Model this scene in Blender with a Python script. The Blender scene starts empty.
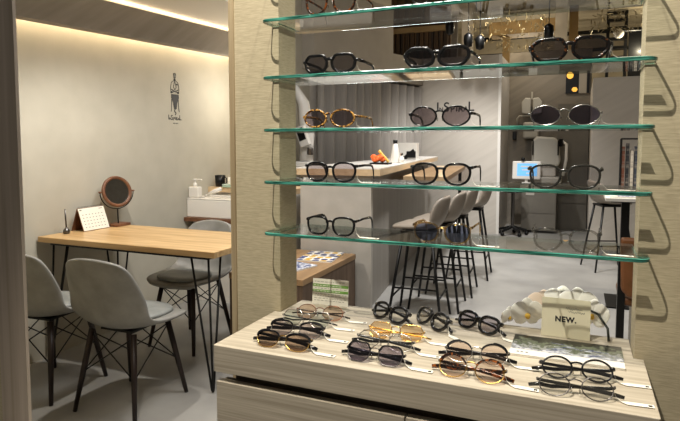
import bpy, bmesh, math, random
from mathutils import Vector, Matrix, Euler
random.seed(7)
PI = math.pi
sc = bpy.context.scene
COL = sc.collection

# ------------------------------------------------------------------ materials
def lin(h):
    h = h.lstrip('#')
    out = []
    for i in (0, 2, 4):
        c = int(h[i:i + 2], 16) / 255
        out.append(c / 12.92 if c <= 0.04045 else ((c + 0.055) / 1.055) ** 2.4)
    return (*out, 1)

def mat(name, c1, c2=None, sc3=(1, 1, 1), ns=5.0, lo=.35, hi=.65, rough=.5, metal=0, bump=0, bdist=.002, detail=4, spec=.5, rot=(0, 0, 0), coat=0, trans=0, ior=1.45, alpha=1, distort=0):
    m = bpy.data.materials.new(name); m.use_nodes = True
    nt = m.node_tree; b = nt.nodes['Principled BSDF']
    b.inputs['Base Color'].default_value = lin(c1)
    b.inputs['Roughness'].default_value = rough
    b.inputs['Metallic'].default_value = metal
    b.inputs['Specular IOR Level'].default_value = spec
    b.inputs['Coat Weight'].default_value = coat
    b.inputs['Transmission Weight'].default_value = trans
    b.inputs['IOR'].default_value = ior
    b.inputs['Alpha'].default_value = alpha
    if c2 or bump:
        tc = nt.nodes.new('ShaderNodeTexCoord'); mp = nt.nodes.new('ShaderNodeMapping')
        if any(rot):
            mp.vector_type = 'TEXTURE'; sc3 = tuple(1 / q for q in sc3)
        mp.inputs['Scale'].default_value = sc3; mp.inputs['Rotation'].default_value = rot
        nz = nt.nodes.new('ShaderNodeTexNoise'); nz.inputs['Scale'].default_value = ns; nz.inputs['Detail'].default_value = detail
        nz.inputs['Distortion'].default_value = distort
        nt.links.new(tc.outputs['Object'], mp.inputs[0]); nt.links.new(mp.outputs[0], nz.inputs['Vector'])
        if c2:
            r = nt.nodes.new('ShaderNodeValToRGB')
            r.color_ramp.elements[0].position = lo; r.color_ramp.elements[1].position = hi
            r.color_ramp.elements[0].color = lin(c1); r.color_ramp.elements[1].color = lin(c2)
            nt.links.new(nz.outputs['Fac'], r.inputs[0]); nt.links.new(r.outputs[0], b.inputs['Base Color'])
        if bump:
            bp = nt.nodes.new('ShaderNodeBump'); bp.inputs['Strength'].default_value = bump; bp.inputs['Distance'].default_value = bdist
            nt.links.new(nz.outputs['Fac'], bp.inputs['Height']); nt.links.new(bp.outputs[0], b.inputs['Normal'])
    return m

def emis(name, c, s):
    m = bpy.data.materials.new(name); m.use_nodes = True
    b = m.node_tree.nodes['Principled BSDF']
    b.inputs['Base Color'].default_value = lin(c); b.inputs['Emission Color'].default_value = lin(c); b.inputs['Emission Strength'].default_value = s
    return m

def clear(name, tint, refl=.9, rough=.01, f0=.04):
    """thin clear sheet: transparent tint + angle dependent gloss"""
    m = bpy.data.materials.new(name); m.use_nodes = True
    nt = m.node_tree; nt.nodes.clear()
    out = nt.nodes.new('ShaderNodeOutputMaterial'); mix = nt.nodes.new('ShaderNodeMixShader')
    t = nt.nodes.new('ShaderNodeBsdfTransparent'); g = nt.nodes.new('ShaderNodeBsdfGlossy')
    t.inputs[0].default_value = (*lin(tint)[:3], 1) if isinstance(tint, str) else (*tint, 1)
    g.inputs['Roughness'].default_value = rough
    lw = nt.nodes.new('ShaderNodeLayerWeight'); lw.inputs[0].default_value = .5
    pw = nt.nodes.new('ShaderNodeMath'); pw.operation = 'POWER'; pw.inputs[1].default_value = 5
    mr = nt.nodes.new('ShaderNodeMath'); mr.operation = 'MULTIPLY_ADD'; mr.inputs[1].default_value = refl; mr.inputs[2].default_value = f0
    nt.links.new(lw.outputs['Facing'], pw.inputs[0]); nt.links.new(pw.outputs[0], mr.inputs[0])
    nt.links.new(mr.outputs[0], mix.inputs[0]); nt.links.new(t.outputs[0], mix.inputs[1]); nt.links.new(g.outputs[0], mix.inputs[2])
    nt.links.new(mix.outputs[0], out.inputs[0])
    return m

M = {}
M['wallpaper'] = mat('wallpaper', '#a89d82', '#c3b89b', (40, 40, 560), 1.0, .3, .7, .8, bump=.35, bdist=.001, detail=6)
M['trimwood'] = mat('trimwood', '#8f7d5f', '#b3a384', (60, 60, 2), 1.0, .3, .7, .6)
M['bench'] = mat('bench_wood', '#9f9583', '#c6bdab', (3.0, 70, 190), 1.0, .3, .7, .45, bump=.05, detail=8, distort=.5)
M['benchfront'] = M['bench']
M['dark_gap'] = mat('carcass_dark', '#5b5142', rough=.7)
M['table'] = mat('table_wood', '#b08b5a', '#d6b685', (2.2, 22, 22), 1.0, .3, .72, .38, bump=.06, detail=6, distort=.6)
M['jamb'] = mat('jamb_wood', '#a89a88', '#c2b4a5', (50, 50, 1.2), 1.0, .3, .7, .6)
M['wall'] = mat('wall_plaster', '#b3ae9f', '#bbb6a7', (1, 1, 1), 6, .3, .7, .8, bump=.04)
M['wall_diag'] = mat('wall_diag', '#c0b9ae', '#cbc4b9', (1, 16, 14), 1.2, .3, .7, .7, rot=(0, -.55, 0), detail=4)
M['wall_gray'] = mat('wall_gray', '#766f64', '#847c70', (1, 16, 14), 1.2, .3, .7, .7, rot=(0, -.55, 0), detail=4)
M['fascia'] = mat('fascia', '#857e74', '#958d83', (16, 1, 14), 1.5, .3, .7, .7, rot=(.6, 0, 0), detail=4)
M['ceil'] = mat('ceiling_white', '#cfc8ba', rough=.8)
M['floor'] = mat('floor_concrete', '#868480', '#a09e99', (1, 1, 1), 2.3, .3, .7, .42, bump=.05, detail=8)
M['hall_tan'] = mat('hall_tan', '#857a64', '#9a8e76', ns=2, rough=.8)
M['tan_light'] = mat('bulkhead_tan', '#94794e', '#a68a5c', ns=3, rough=.7)
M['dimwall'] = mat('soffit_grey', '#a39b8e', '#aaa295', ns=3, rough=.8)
M['column'] = mat('column_white', '#a79f92', rough=.7)
M['black'] = mat('black_metal', '#101010', rough=.4, metal=.3)
M['blackpl'] = mat('black_plastic', '#0c0c0d', '#161617', ns=40, rough=.22, coat=.4)
M['tort'] = mat('tortoise', '#1c0e07', '#8d4d1c', ns=170, lo=.5, hi=.62, rough=.2, coat=.4)
M['tortamb'] = mat('tortoise_amber', '#3a1a0d', '#d2a052', ns=210, lo=.47, hi=.57, rough=.2, coat=.4)
M['tortdk'] = mat('tortoise_dark', '#0d0a09', '#6a3d17', ns=140, lo=.58, hi=.68, rough=.2, coat=.4)
M['gold'] = mat('gold_metal', '#d8ae62', rough=.25, metal=1)
M['silver'] = mat('silver_metal', '#c9c6c0', rough=.22, metal=1)
M['gun'] = mat('gunmetal', '#6d6a68', rough=.3, metal=1)
M['pinkgold'] = mat('dark_bronze', '#7a5340', rough=.3, metal=1)
M['crystal'] = clear('clear_acetate', (.75, .74, .72), .8, .08, .12)
M['crysyel'] = clear('yellow_acetate', (.80, .63, .32), .8, .08, .2)
M['smoke'] = mat('smoke_acetate', '#34332f', rough=.15, trans=.25, coat=.4)
def lens(n, c): M[n] = clear(n, c, .5, .03, .05)
lens('l_dark', (0.44, 0.42, 0.43)); lens('l_gray', (0.6, 0.58, 0.58)); lens('l_mauve', (0.6, 0.55, 0.56)); lens('l_purple', (0.6, 0.57, 0.63))
lens('l_brown', (0.66, 0.58, 0.52)); lens('l_amber', (0.95, 0.84, 0.68)); lens('l_light', (0.94, 0.94, 0.93)); lens('l_green', (0.84, 0.87, 0.85))
lens('l_sil', (.47, .44, .52)); lens('l_ash', (0.78, 0.74, 0.71)); lens('l_pale', (0.86, 0.85, 0.85)); lens('l_blue', (0.5, 0.54, 0.66)); lens('l_pink', (0.92, 0.86, 0.82)); lens('l_vio', (0.76, 0.72, 0.73)); lens('l_tea', (0.88, 0.8, 0.73))
M['shelf_face'] = clear('shelf_glass', (.97, .985, .978), .9, .003, .04)
M['shelf_back'] = clear('shelf_glass_back', (.82, .9, .87), .9, .05, .06)
M['shelf_edge'] = mat('shelf_glass_edge', '#0c4238', '#4c9d8b', (14, 14, 260), 1.2, .38, .62, .12, coat=.6, detail=4)
M['paper'] = mat('white_paper', '#f1ede0', rough=.7)
M['cream'] = mat('cream_card', '#e9e2c6', rough=.75)
M['ink'] = mat('ink', '#15151a', rough=.6)
M['greyink'] = mat('grey_ink', '#77776f', rough=.7)
M['palink'] = mat('pale_ink', '#8e8e84', rough=.7)
M['green'] = mat('green_print', '#6d9a45', '#7fab58', ns=60, rough=.7)
M['leather'] = mat('grey_leather', '#82817b', '#979590', ns=9, rough=.5, bump=.15, detail=9)
M['cushion'] = mat('grey_cushion', '#7d7f7b', '#91938f', ns=11, rough=.5, bump=.15, detail=9)
M['darkleg'] = mat('dark_wood_leg', '#1c1310', '#2b1d17', (30, 30, 2), 1, rough=.45)
M['stool'] = mat('taupe_leather', '#81776b', '#8d8377', ns=8, rough=.45, bump=.05)
M['white'] = mat('white_gloss', '#e4e0d8', rough=.25)
M['offwhite'] = mat('off_white', '#cdc8be', '#d5d0c6', ns=8, rough=.5)
M['panel'] = mat('grey_panel', '#aca69c', '#b5afa5', ns=8, rough=.5)
M['counterfront'] = mat('counter_front', '#8b867e', '#958f86', (14, 14, .6), 1, rough=.5)
M['counterwood'] = mat('counter_wood', '#bfa27c', '#cfb692', (20, 2, 20), 1, rough=.45)
M['shelfwood'] = mat('low_shelf_wood', '#594839', '#6c5949', (40, 40, 2), 1, rough=.55)
M['shelfwoodtop'] = mat('low_shelf_top', '#8f7150', '#a5855f', (20, 2, 20), 1, rough=.45)
M['curtain'] = mat('curtain_cloth', '#aaa49d', '#b6b0a8', (60, 60, 3), 1, rough=.9)
M['brownwood'] = mat('brown_wood', '#5e3b25', '#7d543a', (30, 30, 4), 1, rough=.45)
M['mirror'] = mat('mirror', '#d8dcde', rough=.02, metal=1)
M['orange'] = mat('orange', '#e0521c', '#ee7a35', ns=60, rough=.6)
M['yellow'] = mat('yellow', '#e0b54a', rough=.5)
M['slat'] = mat('brown_slats', '#2c1e0e', '#553d1e', (26, 26, 1), 1, .4, .6, rough=.6)
M['screen'] = emis('screen_blue', '#5f9fd4', .9)
M['led'] = emis('led', '#ffe9c4', 16)
M['goldlit'] = emis('gold_lit', '#f0b54a', .8)
M['tanleather'] = mat('tan_leather', '#5e3c1e', '#74492a', ns=12, rough=.4)
M['petal'] = mat('petal', '#f4f1ea', '#fffdf8', ns=30, rough=.6)
M['petalpink'] = mat('petal_pink', '#dcc7b4', rough=.6)
M['stem'] = mat('stem_dark', '#181d14', rough=.5)
def photo(name):
    m = bpy.data.materials.new(name); m.use_nodes = True
    nt = m.node_tree; b = nt.nodes['Principled BSDF']; b.inputs['Roughness'].default_value = .3
    N = nt.nodes.new; L = nt.links.new
    tc = N('ShaderNodeTexCoord'); sp = N('ShaderNodeSeparateXYZ'); n1 = N('ShaderNodeTexNoise'); n1.inputs['Scale'].default_value = 75; n1.inputs['Detail'].default_value = 6
    ma = N('ShaderNodeMath'); ma.operation = 'MULTIPLY_ADD'; ma.inputs[1].default_value = 9.0; ma.inputs[2].default_value = 0.0
    mb = N('ShaderNodeMath'); mb.operation = 'MULTIPLY_ADD'; mb.inputs[1].default_value = 1.3
    r = N('ShaderNodeValToRGB'); e = r.color_ramp.elements
    e[0].position = 0; e[0].color = lin('#d9dadd'); e[1].position = 1; e[1].color = lin('#161a12')
    for p, c in ((.40, '#c3c5cb'), (.52, '#6f747c'), (.62, '#9a9c96'), (.72, '#3c4532'), (.86, '#6d7560')): q = e.new(p); q.color = lin(c)
    L(tc.outputs['Object'], sp.inputs[0]); L(tc.outputs['Object'], n1.inputs['Vector']); L(sp.outputs[1], ma.inputs[0])
    L(n1.outputs['Fac'], mb.inputs[0]); L(ma.outputs[0], mb.inputs[2]); L(mb.outputs[0], r.inputs[0]); L(r.outputs[0], b.inputs['Base Color'])
    return m
M['magphoto'] = photo('magazine_photo')
M['magstreak'] = mat('magazine_cover', '#1e231c', '#d2d3d6', (26, 60, 1), 1.0, .46, .62, .3, detail=8, distort=.6)
M['blueprint'] = mat('blue_print', '#2c3f78', '#dfe3ea', (30, 30, 1), 1.2, .42, .58, .4)
def dots(name, cols, scale, thr):
    m = bpy.data.materials.new(name); m.use_nodes = True
    nt = m.node_tree; b = nt.nodes['Principled BSDF']; b.inputs['Roughness'].default_value = .4
    tc = nt.nodes.new('ShaderNodeTexCoord'); v = nt.nodes.new('ShaderNodeTexVoronoi'); v.inputs['Scale'].default_value = scale; v.inputs['Randomness'].default_value = .3
    v.voronoi_dimensions = '2D'
    r = nt.nodes.new('ShaderNodeValToRGB'); r.color_ramp.interpolation = 'CONSTANT'; sp = nt.nodes.new('ShaderNodeSeparateColor')
    els = r.color_ramp.elements
    els[0].position = 0; els[0].color = lin(cols[0]); els[1].position = .35; els[1].color = lin(cols[1])
    for p, c in ((.6, cols[2]), (.8, cols[3])): e = els.new(p); e.color = lin(c)
    lt = nt.nodes.new('ShaderNodeMath'); lt.operation = 'LESS_THAN'; lt.inputs[1].default_value = thr
    mx = nt.nodes.new('ShaderNodeMix'); mx.data_type = 'RGBA'; mx.inputs[6].default_value = lin('#ece8de')
    L = nt.links.new
    L(tc.outputs['Object'], v.inputs['Vector']); L(v.outputs['Color'], sp.inputs[0]); L(sp.outputs[0], r.inputs[0]); L(v.outputs['Distance'], lt.inputs[0])
    L(lt.outputs[0], mx.inputs[0]); L(r.outputs[0], mx.inputs[7]); L(mx.outputs[2], b.inputs['Base Color'])
    return m
M['magpics'] = dots('magazine_pictures', ['#26346e', '#d1a53c', '#3b4a86', '#7c7f8c'], 17, .42)
M['foil'] = mat('foil', '#8f8468', rough=.3, metal=.6)
M['grey_equip'] = mat('equipment_grey', '#b5b1a6', rough=.4)
M['dimcab'] = mat('cabinet_taupe', '#6c675e', '#757066', ns=4, rough=.6)

# ------------------------------------------------------------------ mesh helper
class MB:
    def __init__(s): s.bm = bmesh.new(); s.mi = 0
    def _f(s, vs):
        try:
            f = s.bm.faces.new(vs); f.material_index = s.mi; return f
        except ValueError: return None
    def box(s, x0, x1, y0, y1, z0, z1, mtx=None):
        p = [(x, y, z) for z in (z0, z1) for y in (y0, y1) for x in (x0, x1)]
        v = [s.bm.verts.new(mtx @ Vector(q) if mtx else q) for q in p]
        for f in ((0, 2, 3, 1), (4, 5, 7, 6), (0, 1, 5, 4), (2, 6, 7, 3), (0, 4, 6, 2), (1, 3, 7, 5)): s._f([v[i] for i in f])
        return s
    def rings(s, rings, closed=True, caps=True, loop=False):
        V = [[s.bm.verts.new(p) for p in r] for r in rings]
        n = len(V[0]); R = len(V)
        for i in range(R if loop else R - 1):
            a, b = V[i], V[(i + 1) % R]
            for j in range(n if closed else n - 1):
                k = (j + 1) % n
                s._f([a[j], a[k], b[k], b[j]])
        if caps and not loop and closed:
            s._f(list(reversed(V[0]))); s._f(V[-1])
        return s
    def prism(s, pts, z0, z1, mtx=None, side_mi=None):
        T = (lambda q: mtx @ Vector(q)) if mtx else (lambda q: q)
        a = [s.bm.verts.new(T((x, y, z0))) for x, y in pts]; b = [s.bm.verts.new(T((x, y, z1))) for x, y in pts]
        s._f(list(reversed(a))); s._f(b)
        n = len(pts)
        old = s.mi
        if side_mi is not None: s.mi = side_mi
        for i in range(n): s._f([a[i], a[(i + 1) % n], b[(i + 1) % n], b[i]])
        s.mi = old
        return s
    def tube(s, pts, r, n=8, r2=None, closed=False):
        pts = [Vector(p) for p in pts]; R = []
        N = len(pts); up = Vector((0, 0, 1)); prev = None
        for i, p in enumerate(pts):
            if closed: d = (pts[(i + 1) % N] - pts[i - 1]).normalized()
            else: d = (pts[min(i + 1, N - 1)] - pts[max(i - 1, 0)]).normalized()
            if prev is None:
                u = up if abs(d.z) < .9 else Vector((0, 1, 0))
                a = (u - d * u.dot(d)).normalized()
            else:
                a = (prev - d * prev.dot(d)).normalized()
            prev = a; b = d.cross(a)
            rr = r[i] if isinstance(r, (list, tuple)) else r
            rb = rr if r2 is None else (r2[i] if isinstance(r2, (list, tuple)) else r2)
            R.append([p + a * (rr * math.cos(t)) + b * (rb * math.sin(t)) for t in [2 * PI * k / n for k in range(n)]])
        return s.rings(R, loop=closed)
    def lathe(s, prof, c=(0, 0, 0), n=24, mtx=None):
        R = []
        for r, z in prof:
            ring = [Vector((r * math.cos(2 * PI * k / n), r * math.sin(2 * PI * k / n), z)) for k in range(n)]
            R.append([(mtx @ q if mtx else q) + Vector(c) for q in ring])
        return s.rings(R)
    def ball(s, c, r, n=12, sq=(1, 1, 1)):
        prof = [(max(1e-4, r * math.sin(PI * i / n)), -r * math.cos(PI * i / n)) for i in range(n + 1)]
        m = Matrix.Diagonal((sq[0], sq[1], sq[2]))
        return s.lathe(prof, c, 2 * n, m)
    def build(s, name, mats, parent=None, smooth=False, bevel=0, solid=0, subsurf=0, loc=None):
        bmesh.ops.recalc_face_normals(s.bm, faces=s.bm.faces[:])
        me = bpy.data.meshes.new(name); s.bm.to_mesh(me); s.bm.free()
        for m in (mats if isinstance(mats, (list, tuple)) else [mats]): me.materials.append(m)
        if smooth:
            for p in me.polygons: p.use_smooth = True
        o = bpy.data.objects.new(name, me); COL.objects.link(o)
        if parent: o.parent = parent
        if loc: o.location = loc
        if solid:
            d = o.modifiers.new('solid', 'SOLIDIFY'); d.thickness = solid; d.offset = 0
        if subsurf:
            d = o.modifiers.new('sub', 'SUBSURF'); d.levels = subsurf; d.render_levels = subsurf
        if bevel:
            d = o.modifiers.new('bev', 'BEVEL'); d.width = bevel; d.segments = 2; d.limit_method = 'ANGLE'; d.angle_limit = .7
        return o

def B(*a, **k): return MB().box(*a, **k)
def tag(o, label, cat, group=None):
    o['label'] = label; o['category'] = cat
    if group: o['group'] = group
    return o
def struct(o):
    o['kind'] = 'structure'; return o
def thing(name, label, cat, loc=(0, 0, 0), rz=0, group=None):
    o = bpy.data.objects.new(name, None); COL.objects.link(o)
    o.empty_display_size = .1
    o.location = loc; o.rotation_euler = (0, 0, rz)
    return tag(o, label, cat, group)
def kids(o): return [c for c in bpy.data.objects if c.parent == o]
def copy_tree(o, parent=None):
    c = o.copy(); COL.objects.link(c)
    if parent: c.parent = parent
    for k in kids(o): copy_tree(k, c)
    return c
BOLD = 0
def text_mesh(name, txt, size, m, parent=None, mtx=None, depth=.0006, align='CENTER', spacing=1.0, bold=None):
    bold = BOLD if bold is None else bold
    cu = bpy.data.curves.new(name, 'FONT'); cu.body = txt; cu.size = size; cu.extrude = depth; cu.align_x = align; cu.align_y = 'CENTER'
    cu.space_character = spacing; cu.offset = bold
    t = bpy.data.objects.new(name + '_tmp', cu); COL.objects.link(t)
    bpy.context.view_layer.update()
    dg = bpy.context.evaluated_depsgraph_get()
    me = bpy.data.meshes.new_from_object(t.evaluated_get(dg))
    bpy.data.objects.remove(t)
    if mtx: me.transform(mtx)
    me.materials.clear(); me.materials.append(m)
    o = bpy.data.objects.new(name, me); COL.objects.link(o)
    if parent: o.parent = parent
    return o

# ------------------------------------------------------------------ setting
H = 1.33
fl = struct(B(-5, 5, -2.5, 14, -.1, 0).build('floor', M['floor']))
# shop front pillars (opening between X -.727 and .117), face at Y 1.31
YP = 1.31
MBp = MB().box(-.862, -.727, YP, 1.404, 0, 2.7)
struct(MBp.build('wall_front_left', M['wallpaper']))
struct(B(-.878, -.8625, YP - .004, 1.408, 0, 2.7).build('trim_1', M['trimwood']))
struct(B(.117, 1.4, YP, 1.404, 0, 2.7).build('wall_front_right', M['wallpaper']))
struct(B(-1.838, -1.709, YP, 1.322, 0, 2.7).build('trim_2', M['jamb']))
struct(B(-3.1, -1.8385, YP + .002, 1.40, 0, 2.7).build('wall_front_far_left', M['wallpaper']))
# left wall and the soffit above it
struct(B(-3.12, -3.02, 1.40, 6.2, 0, 3.1).build('wall_left', M['wall']))
def slope_box(x0, x1, y0, y1, z0, z1, s=.036, yref=2.2):
    b = MB()
    v = [b.bm.verts.new((x, y, z + s * (y - yref))) for z in (z0, z1) for y in (y0, y1) for x in (x0, x1)]
    for f in ((0, 2, 3, 1), (4, 5, 7, 6), (0, 1, 5, 4), (2, 6, 7, 3), (0, 4, 6, 2), (1, 3, 7, 5)): b._f([v[i] for i in f])
    return b
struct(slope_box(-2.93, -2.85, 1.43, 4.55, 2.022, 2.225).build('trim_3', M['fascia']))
struct(slope_box(-3.02, -2.86, 1.43, 4.55, 2.10, 2.16).build('trim_4', M['ceil']))
struct(slope_box(-3.02, -2.25, 1.43, 4.5, 2.258, 2.32).build('ceiling_left', M['ceil']))
led = slope_box(-2.965, -2.945, 1.5, 4.5, 2.085, 2.099).build('ceiling_led_strip', M['led'])
tag(led, 'warm LED strip under the wall soffit', 'light strip', 'cove light strips')
led2 = slope_box(-2.91, -2.89, 1.5, 4.45, 2.226, 2.234).build('ceiling_led_strip', M['led'])
tag(led2, 'warm LED strip on top of the soffit below the ceiling', 'light strip', 'cove light strips')
struct(B(-3.02, -2.40, 4.52, 4.58, 0, 2.45).build('wall_sink', M['wall']))
# back of the shop
struct(MB().prism([(-3.12, 6.2), (-2.43, 8.5), (-2.33, 8.5), (-3.02, 6.2)], 0, 2.5).build('wall_back_left', M['wall_diag']))
struct(MB().prism([(-3.019, 6.0), (-2.89, 6.05), (-2.44, 7.68), (-2.64, 7.72)], 2.20, 3.2).build('wall_soffit_near', M['dimwall']))
struct(MB().prism([(-2.64, 7.721), (-2.44, 7.681), (-2.215, 8.465), (-2.40, 8.465)], 2.20, 2.58).build('wall_soffit_far', M['dimwall']))
struct(B(-2.43, -1.08, 8.47, 9.62, 0, 2.6).build('wall_back', M['wall_diag']))
struct(B(-1.10, -1.06, 8.452, 8.469, 0, 2.6).build('trim_5', M['white']))
struct(B(-1.08, .14, 9.62, 9.7, 0, 2.78).build('wall_alcove', M['wall_gray']))
struct(B(.13, 2.2, 7.6, 9.7, 0, 2.12).build('wall_back_right', M['wall_diag']))
struct(B(-5, -2.1, 10.4, 10.5, 0, 3.6).build('wall_hall_left', M['wall_gray']))
struct(B(-5, 5, 12.4, 12.5, 0, 3.62).build('wall_hall', M['hall_tan']))
struct(B(-5, 5, 4.6, 12.5, 3.62, 3.7).build('ceiling_hall', M['hall_tan']))
struct(B(-1.92, -1.75, 9.9, 10.07, 0, 3.62).build('column_left', M['column']))
struct(B(-.42, -.24, 9.9, 10.08, 0, 3.62).build('column_right', M['column']))
struct(B(2.2, 2.3, 1.40, 9.7, 0, 3.62).build('wall_right', M['wall_gray']))

# overhead bits beyond the partition walls
bk = thing('ceiling_bulkhead', 'tan lit ceiling bulkhead above the grey back partition', 'bulkhead', (0, 0, 0))
B(-1.5, -.3, 10.15, 10.6, 3.18, 3.40).build('box', M['tan_light'], bk, bevel=.01)
B(-1.3, -1.18, 10.4, 10.5, 2.3, 3.18).build('post', M['tan_light'], bk)
B(-.22, -.08, 10.4, 10.5, 2.3, 3.62).build('post', M['tan_light'], bk)
sl = thing('slat_panel', 'brown wooden slat panel hanging high above the counter', 'panel', (-2.3, 8.62, 2.6))
b = MB()
for i in range(12): b.box(-.46 + i * .075, -.46 + i * .075 + .06, -.02, .02, .02, .42)
b.build('slats', M['slat'], sl)
B(-.48, .46, .02, .05, 0, 1.02).build('backing', M['slat'], sl)
B(-.48, .5, -.06, -.02, .42, .50, mtx=Matrix.Translation((0, 0, 0)) @ Matrix.Rotation(.0, 4, 'Y')).build('top_rail', M['tan_light'], sl)
# spotlights hung from the hall ceiling
def spotlight(x, y, z, label):
    t = thing('hanging_spotlight', label, 'spotlight', (x, y, z), 0, 'black spotlights under the hall ceiling')
    MB().lathe([(.001, 0), (.05, .02), (.06, .10), (.055, .16), (.02, .19), (.001, .19)], n=14).build('lamp_head', M['black'], t, smooth=True)
    MB().tube([(0, 0, .18), (0, 0, 3.62 - z)], .006, 6).build('rod', M['black'], t)
    return t
spotlight(-1.61, 7.5, 2.74, 'leftmost black hanging spotlight, just above the black oval sunglasses')
spotlight(-1.37, 7.5, 2.56, 'middle black hanging spotlight low above the partition top')
spotlight(-1.22, 7.5, 2.52, 'lower black hanging spotlight right of the middle one')
spotlight(-.39, 7.5, 2.60, 'black hanging spotlight beside the grey column')
# ceiling beams / pipes
for i, (y, z, x0, x1) in enumerate([(8.6, 3.52, -1.8, 2.0), (10.9, 3.25, -2.0, 2.4), (11.6, 3.05, -2.0, 2.6)]):
    o = MB().tube([(x0, y, z), (x1, y, z)], .035, 10).build('ceiling_pipe', M['black'], smooth=True)
    tag(o, ['dark pipe nearest under the hall ceiling', 'dark pipe behind the tan bulkhead', 'lowest dark pipe at the far hall wall'][i], 'pipe', 'pipes under the hall ceiling')
b = MB()
for i in range(420):
    c = Vector((random.uniform(-1.68, -.46), random.uniform(9.15, 9.8), random.uniform(2.80, 3.35)))
    if random.random() < .4: c = Vector((random.uniform(.1, 1.2), random.uniform(9.9, 10.4), random.uniform(3.08, 3.55)))
    r = random.uniform(.008, .026)
    m = Matrix.Translation(c) @ Euler((random.random() * 6, random.random() * 6, random.random() * 6)).to_matrix().to_4x4()
    b.box(-r * 1.6, r * 1.6, -r * .3, r * .3, -.004, .004, mtx=m)
gl = b.build('foil_decoration', M['foil']); gl['kind'] = 'stuff'; tag(gl, 'glittering foil pieces hung under the hall ceiling', 'decoration')
rk = thing('black_rack', 'tall black metal rack with shelves behind the dark sunglasses', 'rack', (.52, 11.0, 0))
for x in (-.15, .13): B(x, x + .05, 0, .05, 0, 3.60).build('upright', M['black'], rk)
for z in (2.78, 2.95, 3.10, 3.28, 3.42, 3.54): B(-.15, .18, -.02, .07, z, z + .05).build('shelf', M['black'], rk)
B(.20, .42, .0, .06, 2.2, 3.25).build('side_panel', M['black'], rk)
MB().ball((.035, -.09, 3.20), .085).build('globe_lamp', M['offwhite'], rk, smooth=True)

# wall lettering and emblem
RX90 = Matrix.Rotation(PI / 2, 4, 'X')
def lettering(name, mtx, s, m, parent):
    global BOLD
    BOLD = s * .016
    o = text_mesh(name, 'I', s * 1.5, m, parent, mtx @ Matrix.Translation((-1.02 * s, .12 * s, 0)))
    text_mesh(name, 'N', s * .62, m, parent, mtx @ Matrix.Translation((-.62 * s, -.12 * s, 0)))
    text_mesh(name, 'S', s * 1.5, m, parent, mtx @ Matrix.Translation((-.02 * s, .1 * s, 0)))
    text_mesh(name, 'P', s, m, parent, mtx @ Matrix.Translation((.66 * s, -.12 * s, 0)))
    text_mesh(name, 'I', s, m, parent, mtx @ Matrix.Translation((1.14 * s, -.05 * s, 0)))
    text_mesh(name, 'R', s, m, parent, mtx @ Matrix.Translation((1.58 * s, -.1 * s, 0)))
    text_mesh(name, 'A', s * .8, m, parent, mtx @ Matrix.Translation((2.16 * s, -.12 * s, 0)))
    text_mesh(name, 'L', s * 1.5, m, parent, mtx @ Matrix.Translation((2.72 * s, .12 * s, 0)))
ws = thing('wall_lettering', 'black raised lettering reading In Spiral on the light back wall', 'lettering', (-1.85, 8.466, 1.845))
lettering('letter', RX90, .132, M['ink'], ws)
em = thing('wall_emblem', 'black emblem of a sitting man with lettering below on the left wall', 'emblem', (-3.019, 3.72, 1.50))
W2 = Matrix.Rotation(PI / 2, 4, 'Z') @ RX90      # text running along +Y, facing +X
def flat(pts, name, m, th=.002):
    return MB().prism(pts, 0, th, mtx=W2).build(name, m, em)
def ell(cx, cy, rx, ry, n=20): return [(cx + rx * math.cos(2 * PI * i / n), cy + ry * math.sin(2 * PI * i / n)) for i in range(n)]
def line(pts, w, name, m=None):
    b = MB()
    for (x0, y0), (x1, y1) in zip(pts[:-1], pts[1:]):
        d = Vector((x1 - x0, y1 - y0)).normalized(); n = Vector((-d.y, d.x)) * w / 2
        b.prism([(x0 - n.x, y0 - n.y), (x1 - n.x, y1 - n.y), (x1 + n.x, y1 + n.y), (x0 + n.x, y0 + n.y)], 0, .002, mtx=W2)
    return b.build(name, m or M['ink'], em)
flat(ell(0, .355, .017, .022), 'head', M['greyink'])
line([(-.017, .36), (-.014, .378), (0, .384), (.014, .378), (.017, .36)], .006, 'hair')
line([(-.012, .345), (.012, .345)], .006, 'face_line'); flat(ell(0, .325, .012, .012), 'bow_tie', M['ink'])
line([(-.01, .318), (-.045, .30), (-.058, .25), (-.052, .205), (.05, .24), (.01, .215)], .004, 'jacket_line')
line([(.01, .318), (.045, .30), (.058, .25), (.052, .205), (-.05, .24), (-.01, .215)], .004, 'jacket_line')
line([(0, .315), (-.02, .26), (0, .235), (.02, .26), (0, .315)], .004, 'lapel_line')
flat(ell(.03, .285, .010, .008), 'pocket_square', M['ink'])
flat(ell(-.044, .212, .014, .010), 'cuff', M['ink']); flat(ell(.044, .212, .014, .010), 'cuff', M['ink'])
flat([(-.05, .195), (.05, .195), (.052, .165), (.03, .12), (.018, .065), (-.012, .065), (-.026, .12), (-.05, .165)], 'trousers', M['ink'])
line([(-.045, .15), (-.05, .07), (-.055, .04)], .005, 'chair_leg'); line([(.045, .15), (.05, .07), (.055, .04)], .005, 'chair_leg')
line([(0, .065), (-.012, .045), (.012, .03), (0, .012)], .008, 'shoe')
lettering('letter', W2 @ Matrix.Translation((-.045, -.018, 0)), .042, M['ink'], em)
em.scale = (.9, .9, .9); em.location.z = 1.545
line([(-.03, -.062), (-.004, -.062)], .008, 'small_lettering', M['greyink']); line([(.006, -.062), (.034, -.062)], .008, 'small_lettering', M['greyink'])

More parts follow.
